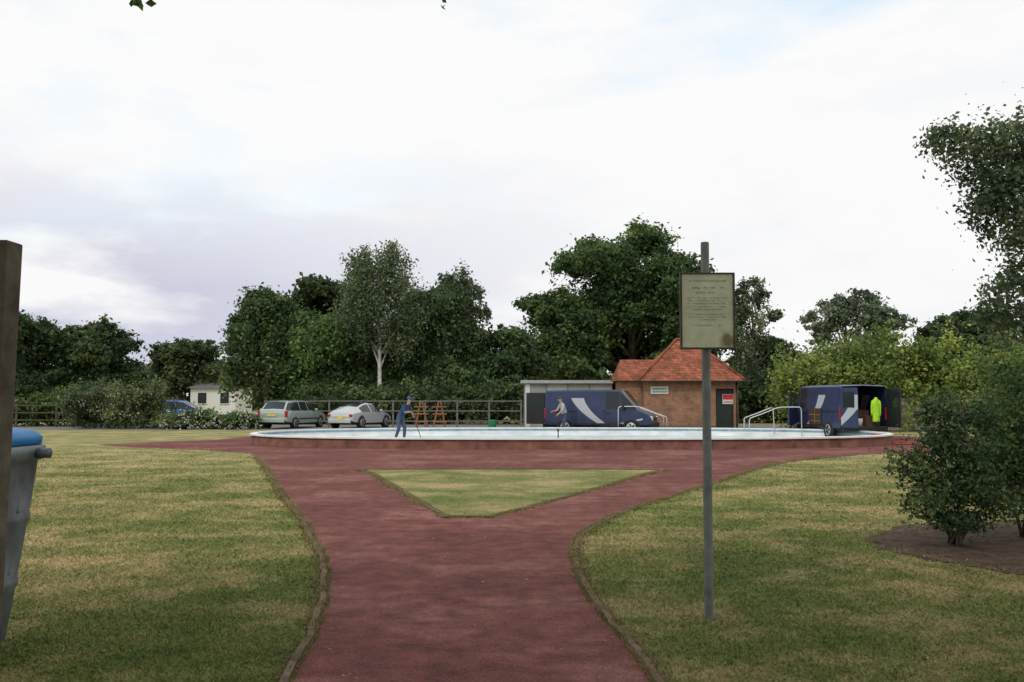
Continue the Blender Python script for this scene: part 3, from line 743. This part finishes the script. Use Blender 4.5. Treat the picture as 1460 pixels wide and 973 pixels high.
def vanpaint(name):
    m,nt,b=nodes(name); sx=N(nt,'ShaderNodeSeparateXYZ'); nt.links.new(objc(nt),sx.inputs[0])
    def mth(op,a,b_,c_=None):
        q=N(nt,'ShaderNodeMath',operation=op)
        for i,v in enumerate((a,b_,c_)):
            if v is None: continue
            if isinstance(v,(int,float)): q.inputs[i].default_value=v
            else: nt.links.new(v,q.inputs[i])
        return q.outputs[0]
    x,z=sx.outputs[0],sx.outputs[2]
    zz=mth('MULTIPLY',mth('SUBTRACT',z,.35),mth('SUBTRACT',z,.35))
    c0=mth('ADD',mth('MULTIPLY',z,-1.75),mth('MULTIPLY',zz,.55)); d=mth('ABSOLUTE',mth('SUBTRACT',x,mth('ADD',c0,1.05)),0)
    wd=mth('MULTIPLY_ADD',z,.10,.13)
    k1=mth('LESS_THAN',d,wd)
    lo=mth('LESS_THAN',z,1.6); k1=mth('MULTIPLY',k1,lo)
    d2=mth('ABSOLUTE',mth('SUBTRACT',z,mth('MULTIPLY_ADD',x,.22,.25)),0)
    k2=mth('MULTIPLY',mth('LESS_THAN',d2,.04),mth('LESS_THAN',x,2.0)); k2=mth('MULTIPLY',k2,mth('GREATER_THAN',x,.5))
    k=mth('MAXIMUM',k1,k2)
    f=noise(nt,objc(nt),3)
    base=ramp(nt,f,[(.3,(.020,.030,.075)),(.7,(.030,.044,.10))])
    c=mix(nt,k,base,(.40,.42,.45)); nt.links.new(c,b.inputs['Base Color'])
    b.inputs['Roughness'].default_value=.32; b.inputs['Coat Weight'].default_value=.15
    b.inputs['Specular IOR Level'].default_value=.35
    return m
def van(name,loc,head,scale=1,rear_open=True,side_open=False):
    e=empty(name,loc,head,scale); p=vanpaint(name+'_paint')
    st=[(-2.38,.36,1.12,1.9,.90,.84),(-2.3,.32,1.12,1.93,.92,.85),(-1.0,.3,1.12,1.95,.92,.85),(.30,.3,1.12,1.95,.92,.85),(.38,.3,1.12,1.95,.92,.85),(.98,.3,1.1,1.93,.92,.84),(1.06,.3,1.1,1.91,.92,.84),(1.74,.3,1.06,1.13,.91,.82),(2.2,.32,.86,.93,.88,.76),(2.36,.36,.7,.8,.82,.68),(2.42,.4,.55,.62,.76,.6)]
    loftcar(e,st,{4,6},p,{6},capr=not rear_open,rk=.93)
    for x in (-1.45,1.5):
        for s in (1,-1): wheel(e,x,s*.915,.33,s)
    for s in (1,-1):
        box('mirror',1.1,1.24,s*1.04-.09,s*1.04+.09,1.1,1.32,M_black,e,.02)
        box('head_lamp',2.30,2.41,s*.62-.13,s*.62+.13,.62,.80,M_lamp,e,.02)
        box('tail_lamp',-2.40,-2.33,s*.86-.05,s*.86+.05,.7,1.15,M_red,e,.01)
        for xs in (.33,-.95): box('door_seam',xs,xs+.015,s*.921-.004,s*.921+.004,.42,1.08,M_black,e)
        box('slide_rail',-2.2,-.95,s*.91-.012,s*.91+.02,1.0,1.03,M_black,e)
        box('door_handle',.42,.58,s*.92-.01,s*.92+.018,.92,.96,M_black,e)
        box('sill_trim',-1.05,1.1,s*.915-.01,s*.915+.012,.42,.50,M_black,e)
    box('front_bumper',2.25,2.48,-.80,.80,.32,.55,M_black,e,.04)
    box('grille',2.38,2.43,-.45,.45,.62,.76,M_black,e,.01)
    box('rear_bumper',-2.5,-2.39,-.85,.85,.3,.46,M_black,e,.03)
    box('bulkhead',.2,.24,-.82,.82,.4,1.82,mat('bulkhead',(.10,.09,.085)),e)
    box('load_floor',-2.36,.19,-.84,.84,.42,.47,mat('plywood',(.12,.09,.055)),e)
    if rear_open:
        for s,ang in ((1,R(75)),(-1,R(95))):
            hinge=empty('rear_door',(-2.41,s*.86,0)); hinge.parent=e
            c,sn=math.cos(ang),math.sin(ang)
            v,f=boxvf(0,.82,-.025,.025,.45,1.84)
            dx,dy=-sn,-s*c
            nx,ny=-dy,dx
            vv=[(a*dx+b*nx,a*dy+b*ny,z) for a,b,z in v]
            mesh('door_leaf',vv,f,[M_black if s<0 else p],hinge,bevel=.01)
            v,f=boxvf(.12,.70,-.032,.032,1.15,1.7); mesh('door_glass',[(a*dx+b*nx,a*dy+b*ny,z) for a,b,z in v],f,M_glass,hinge)
        multi('tool_boxes',[boxvf(-2.2,-1.7,-.7,-.2,.475,.85),boxvf(-2.1,-1.5,.15,.75,.475,.75),boxvf(-1.6,-1.1,-.6,-.1,.475,1.05)],mat('tool_box',(.12,.07,.05)),e,bevel=.01)
        tube('bucket',[(-2.2,.1,.475),(-2.2,.1,.75)],[.11,.14],M_white,e,12)
    if side_open:
        v,f=boxvf(0,.95,-.03,.03,.4,1.12); a=R(44)
        dx,dy=-math.cos(a),math.sin(a); nx,ny=-dy,dx
        mesh('cab_door',[(1.15+q*dx+b*nx,.93+q*dy+b*ny,z) for q,b,z in v],f,p,e,bevel=.01)
        # window frame: thin painted bars round a clear opening
        fr=[boxvf(0,.04,-.02,.02,1.12,1.45),boxvf(.86,.9,-.02,.02,1.12,1.72),boxvf(.3,.86,-.02,.02,1.68,1.72)]
        def tr_(vs): return [(1.15+q*dx+b*nx,.93+q*dy+b*ny,z) for q,b,z in vs]
        multi('cab_door_frame',[(tr_(v),f) for v,f in fr]+[tubevf(tr_([(.02,0,1.44),(.31,0,1.70)]),.022,6)],p,e)
        box('dark_side_panel',-.9,.15,.9225,.926,.52,1.1,mat('dark_panel_paint',(.05,.035,.028)),e)  # dark brown panel on the closed side imitates a shaded open load space
        multi('shelving',[boxvf(-.85,.1,.9265,.94,z,z+.03) for z in (.62,.85)]+[boxvf(-.4,-.37,.9265,.94,.53,1.08)],M_orange,e)
    return e
van('parked_van',(4.0,44.0,0),headang(.955,-.296),1.0,True)
v2=van('parked_van',(13.2,40.4,0),headang(-.13,.99),1.08,True,True)
jk=empty('hivis_jacket'); jk.parent=v2; jk.location=(-2.46,-.42,.42); jk.scale=(.8,.55,.85)
def jacket(parent):
    prof=[(.60,.22),(.66,.25),(.9,.24),(1.15,.23),(1.38,.25),(1.50,.22),(1.58,.10),(1.63,.06)]
    rings=[]
    for z,hw in prof:
        rings.append([(.07*math.sin(t)*(1+.3*math.sin(5*t+z*6)),hw*math.cos(t)*(1+.10*math.sin(4*t+z*9)),z-.35) for t in [2*math.pi*k/18 for k in range(18)]])
    loftr('jacket_body',rings,M_hivis,parent)
    for s in (1,-1): tube('sleeve',[(0,s*.22,1.13),(0,s*.28,.95),(.02,s*.29,.7),(.0,s*.27,.5)],[.07,.07,.06,.06],M_hivis,parent,10)
jacket(jk)
estate('parked_hatchback_car',(-20.6,60,0),headang(.9,.3),(.03,.13,.42))
estate('parked_hatchback_car',(-22.4,66,0),headang(.95,.1),(.02,.10,.34))

# ------------------------------------------------------------ people
def person(name,loc,head,J,shirt,trouser,cap=None,hair=(.06,.04,.03),short=True):
    e=empty(name,loc,head)
    vs=[];rad=[];ed=[];ids={}
    def v(n,p,r):
        ids[n]=len(vs); vs.append(p); rad.append(r)
    def c(a,b): ed.append((ids[a],ids[b]))
    for n,(p,r) in J.items(): v(n,p,r)
    chain=[('pelvis','spine'),('spine','chest'),('chest','neck'),('neck','head0'),('head0','head1'),('head1','head2')]
    for s in 'LR':
        chain+=[('pelvis','hip'+s),('hip'+s,'knee'+s),('knee'+s,'ank'+s),('ank'+s,'toe'+s),('chest','sho'+s),('sho'+s,'elb'+s),('elb'+s,'wri'+s),('wri'+s,'palm'+s)]
    for a,b in chain: c(a,b)
    m=bpy.data.meshes.new('b'); m.from_pydata(vs,ed,[]); o=bpy.data.objects.new('b',m); link(o)
    sk=o.modifiers.new('s','SKIN')
    for i,q in enumerate(m.skin_vertices[0].data):
        q.radius=rad[i]; q.use_root=(i==ids['pelvis'])
    ss=o.modifiers.new('u','SUBSURF'); ss.levels=2; ss.render_levels=2
    dg=bpy.context.evaluated_depsgraph_get(); me=bpy.data.meshes.new_from_object(o.evaluated_get(dg)); bpy.data.objects.remove(o)
    me.name='figure'; me.materials.clear()
    MS=mat(name+'_shirt',shirt,.9,var=.15,scale=9); MT=mat(name+'_trousers',trouser,.9,var=.2,scale=9)
    for a in (MS,MT,M_skin,M_black): me.materials.append(a)
    segs=[]
    P={n:Vector(q[0]) for n,q in J.items()}
    for a,b in chain:
        g=0
        if a.startswith(('hip','knee')) or b.startswith('hip'): g=1
        if b.startswith('toe'): g=3
        if a in('head0','head1') or a=='neck' or a.startswith('wri') or (short and a.startswith('elb')): g=2
        segs.append((P[a],P[b],g))
    for pl in me.polygons:
        ce=pl.center; best=9;g=0
        for a,b,gg in segs:
            t=max(0,min(1,(ce-a).dot(b-a)/max(1e-6,(b-a).length_squared))); d=(ce-(a+(b-a)*t)).length
            if d<best: best=d;g=gg
        if g==0 and ce.z<P['pelvis'].z+.03: g=1
        pl.material_index=g; pl.use_smooth=True
    fo=bpy.data.objects.new('figure',me); link(fo,e)
    h=(P['head1']+P['head2'])/2; fwd=Vector((1,0,-.25)).normalized(); up=Vector((.25,0,1)).normalized(); side=Vector((0,1,0))
    def ell(nm,ce,rx,ry,rz,mt,z0=-1):
        V=[];F=[];nu,nv=12,8
        for j in range(nv+1):
            ph=-math.pi/2+math.pi*j/nv
            for i in range(nu):
                t=2*math.pi*i/nu; V.append(ce+fwd*rx*math.cos(ph)*math.cos(t)+side*ry*math.cos(ph)*math.sin(t)+up*rz*max(z0,math.sin(ph)))
        for j in range(nv):
            for i in range(nu): F.append((j*nu+i,j*nu+(i+1)%nu,(j+1)*nu+(i+1)%nu,(j+1)*nu+i))
        mesh(nm,V,F,mt,e,True)
    ell('nose',h+fwd*.098-up*.02,.02,.013,.022,M_skin)
    ell('mouth',h+fwd*.088-up*.062,.01,.024,.006,M_red)
    for s in (1,-1):
        ell('eye',h+fwd*.086+side*s*.032+up*.005,.008,.012,.007,M_black)
        ell('ear',h+side*s*.082-up*.01,.018,.01,.03,M_skin)
        S='L' if s>0 else 'R'; w0=P['wri'+S]; pm=P['palm'+S]; d=(pm-w0).normalized(); lat=d.cross(Vector((0,0,1))).normalized()
        if lat.length<.1: lat=Vector((0,1,0))
        dn=d.cross(lat)
        if dn.z>0: dn=-dn
        parts=[]
        for i,L in enumerate((.065,.075,.07,.055)):
            a=pm+lat*(i-1.5)*.02; parts.append(tubevf([a-d*.02,a+d*L*.4,a+d*L*.7+dn*L*.35,a+d*L*.6+dn*L*.75],[.0095,.009,.008,.006],6))
        a=w0.lerp(pm,.4)+lat*.03; parts.append(tubevf([a,a+lat*.025+d*.02+dn*.01,a+lat*.02+d*.05+dn*.025],[.012,.010,.007],6))
        multi('fingers',parts,M_skin,e,True)
    if cap:
        mc=mat(name+'_cap',cap,.8); ell('cap',h+up*.03-fwd*.01,.112,.098,.095,mc,-.05)
        ell('cap_peak',h+fwd*.12+up*.032,.075,.07,.008,mc)
    else: ell('hair',h+up*.03-fwd*.02,.103,.09,.09,mat(name+'_hair',hair,.9),-.3)
    return e
def joints(lean=.25,arm=None,st=.12,bend=.1,drop=0.0):
    J={}
    J['pelvis']=((-.02,0,.93),(.17,.125)); J['spine']=((lean*.3,0,1.13-drop*.2),(.155,.12)); J['chest']=((lean*.7,0,1.32-drop*.6),(.17,.13))
    J['neck']=((lean,0,1.47-drop),(.06,.06)); J['head0']=((lean+.03,0,1.53-drop),(.06,.065)); J['head1']=((lean+.065,0,1.60-drop),(.082,.088)); J['head2']=((lean+.09,0,1.685-drop),(.075,.08))
    for S,s in (('L',1),('R',-1)):
        f=st*s
        J['hip'+S]=((0,s*.10,.88),(.105,.10)); J['knee'+S]=((bend+f*.5,s*.115,.49),(.075,.075)); J['ank'+S]=((f,s*.12,.09),(.055,.055)); J['toe'+S]=((f+.17,s*.14,.04),(.045,.03))
        J['sho'+S]=((lean*.8,s*.19,1.39-drop*.7),(.07,.07))
        e_,w_,p_=arm[S]
        J['elb'+S]=(e_,(.05,.05)); J['wri'+S]=(w_,(.03,.03)); J['palm'+S]=(p_,(.034,.022))
    return J
armA={'L':((.40,.27,1.06),(.56,.12,.96),(.62,.05,.94)),'R':((.38,-.27,1.10),(.52,-.10,1.12),(.575,-.03,1.11))}
pm=person('pool_cleaner_man',(-4.15,36.4,.02),R(-28),joints(.38,armA,.12,.1,.06),(.03,.06,.13),(.06,.085,.14),cap=(.03,.07,.2),short=True)
pm.scale=(.96,)*3
tube('broom_handle',[(.53,-.02,1.32),(.64,.0,.98),(.97,.03,.08)],.014,M_wood,pm)
box('broom_head',.90,1.04,-.22,.26,.0,.08,M_green,pm,.01)
armB={'L':((.22,.26,1.12),(.40,.2,.95),(.46,.18,.9)),'R':((.26,-.25,1.12),(.48,-.2,1.08),(.56,-.18,1.07))}
p2=person('workman',(2.28,42.7,0),R(200),joints(.16,armB,.08,.05),(.36,.37,.37),(.05,.08,.15),hair=(.08,.05,.03))
p2.scale=(.95,)*3
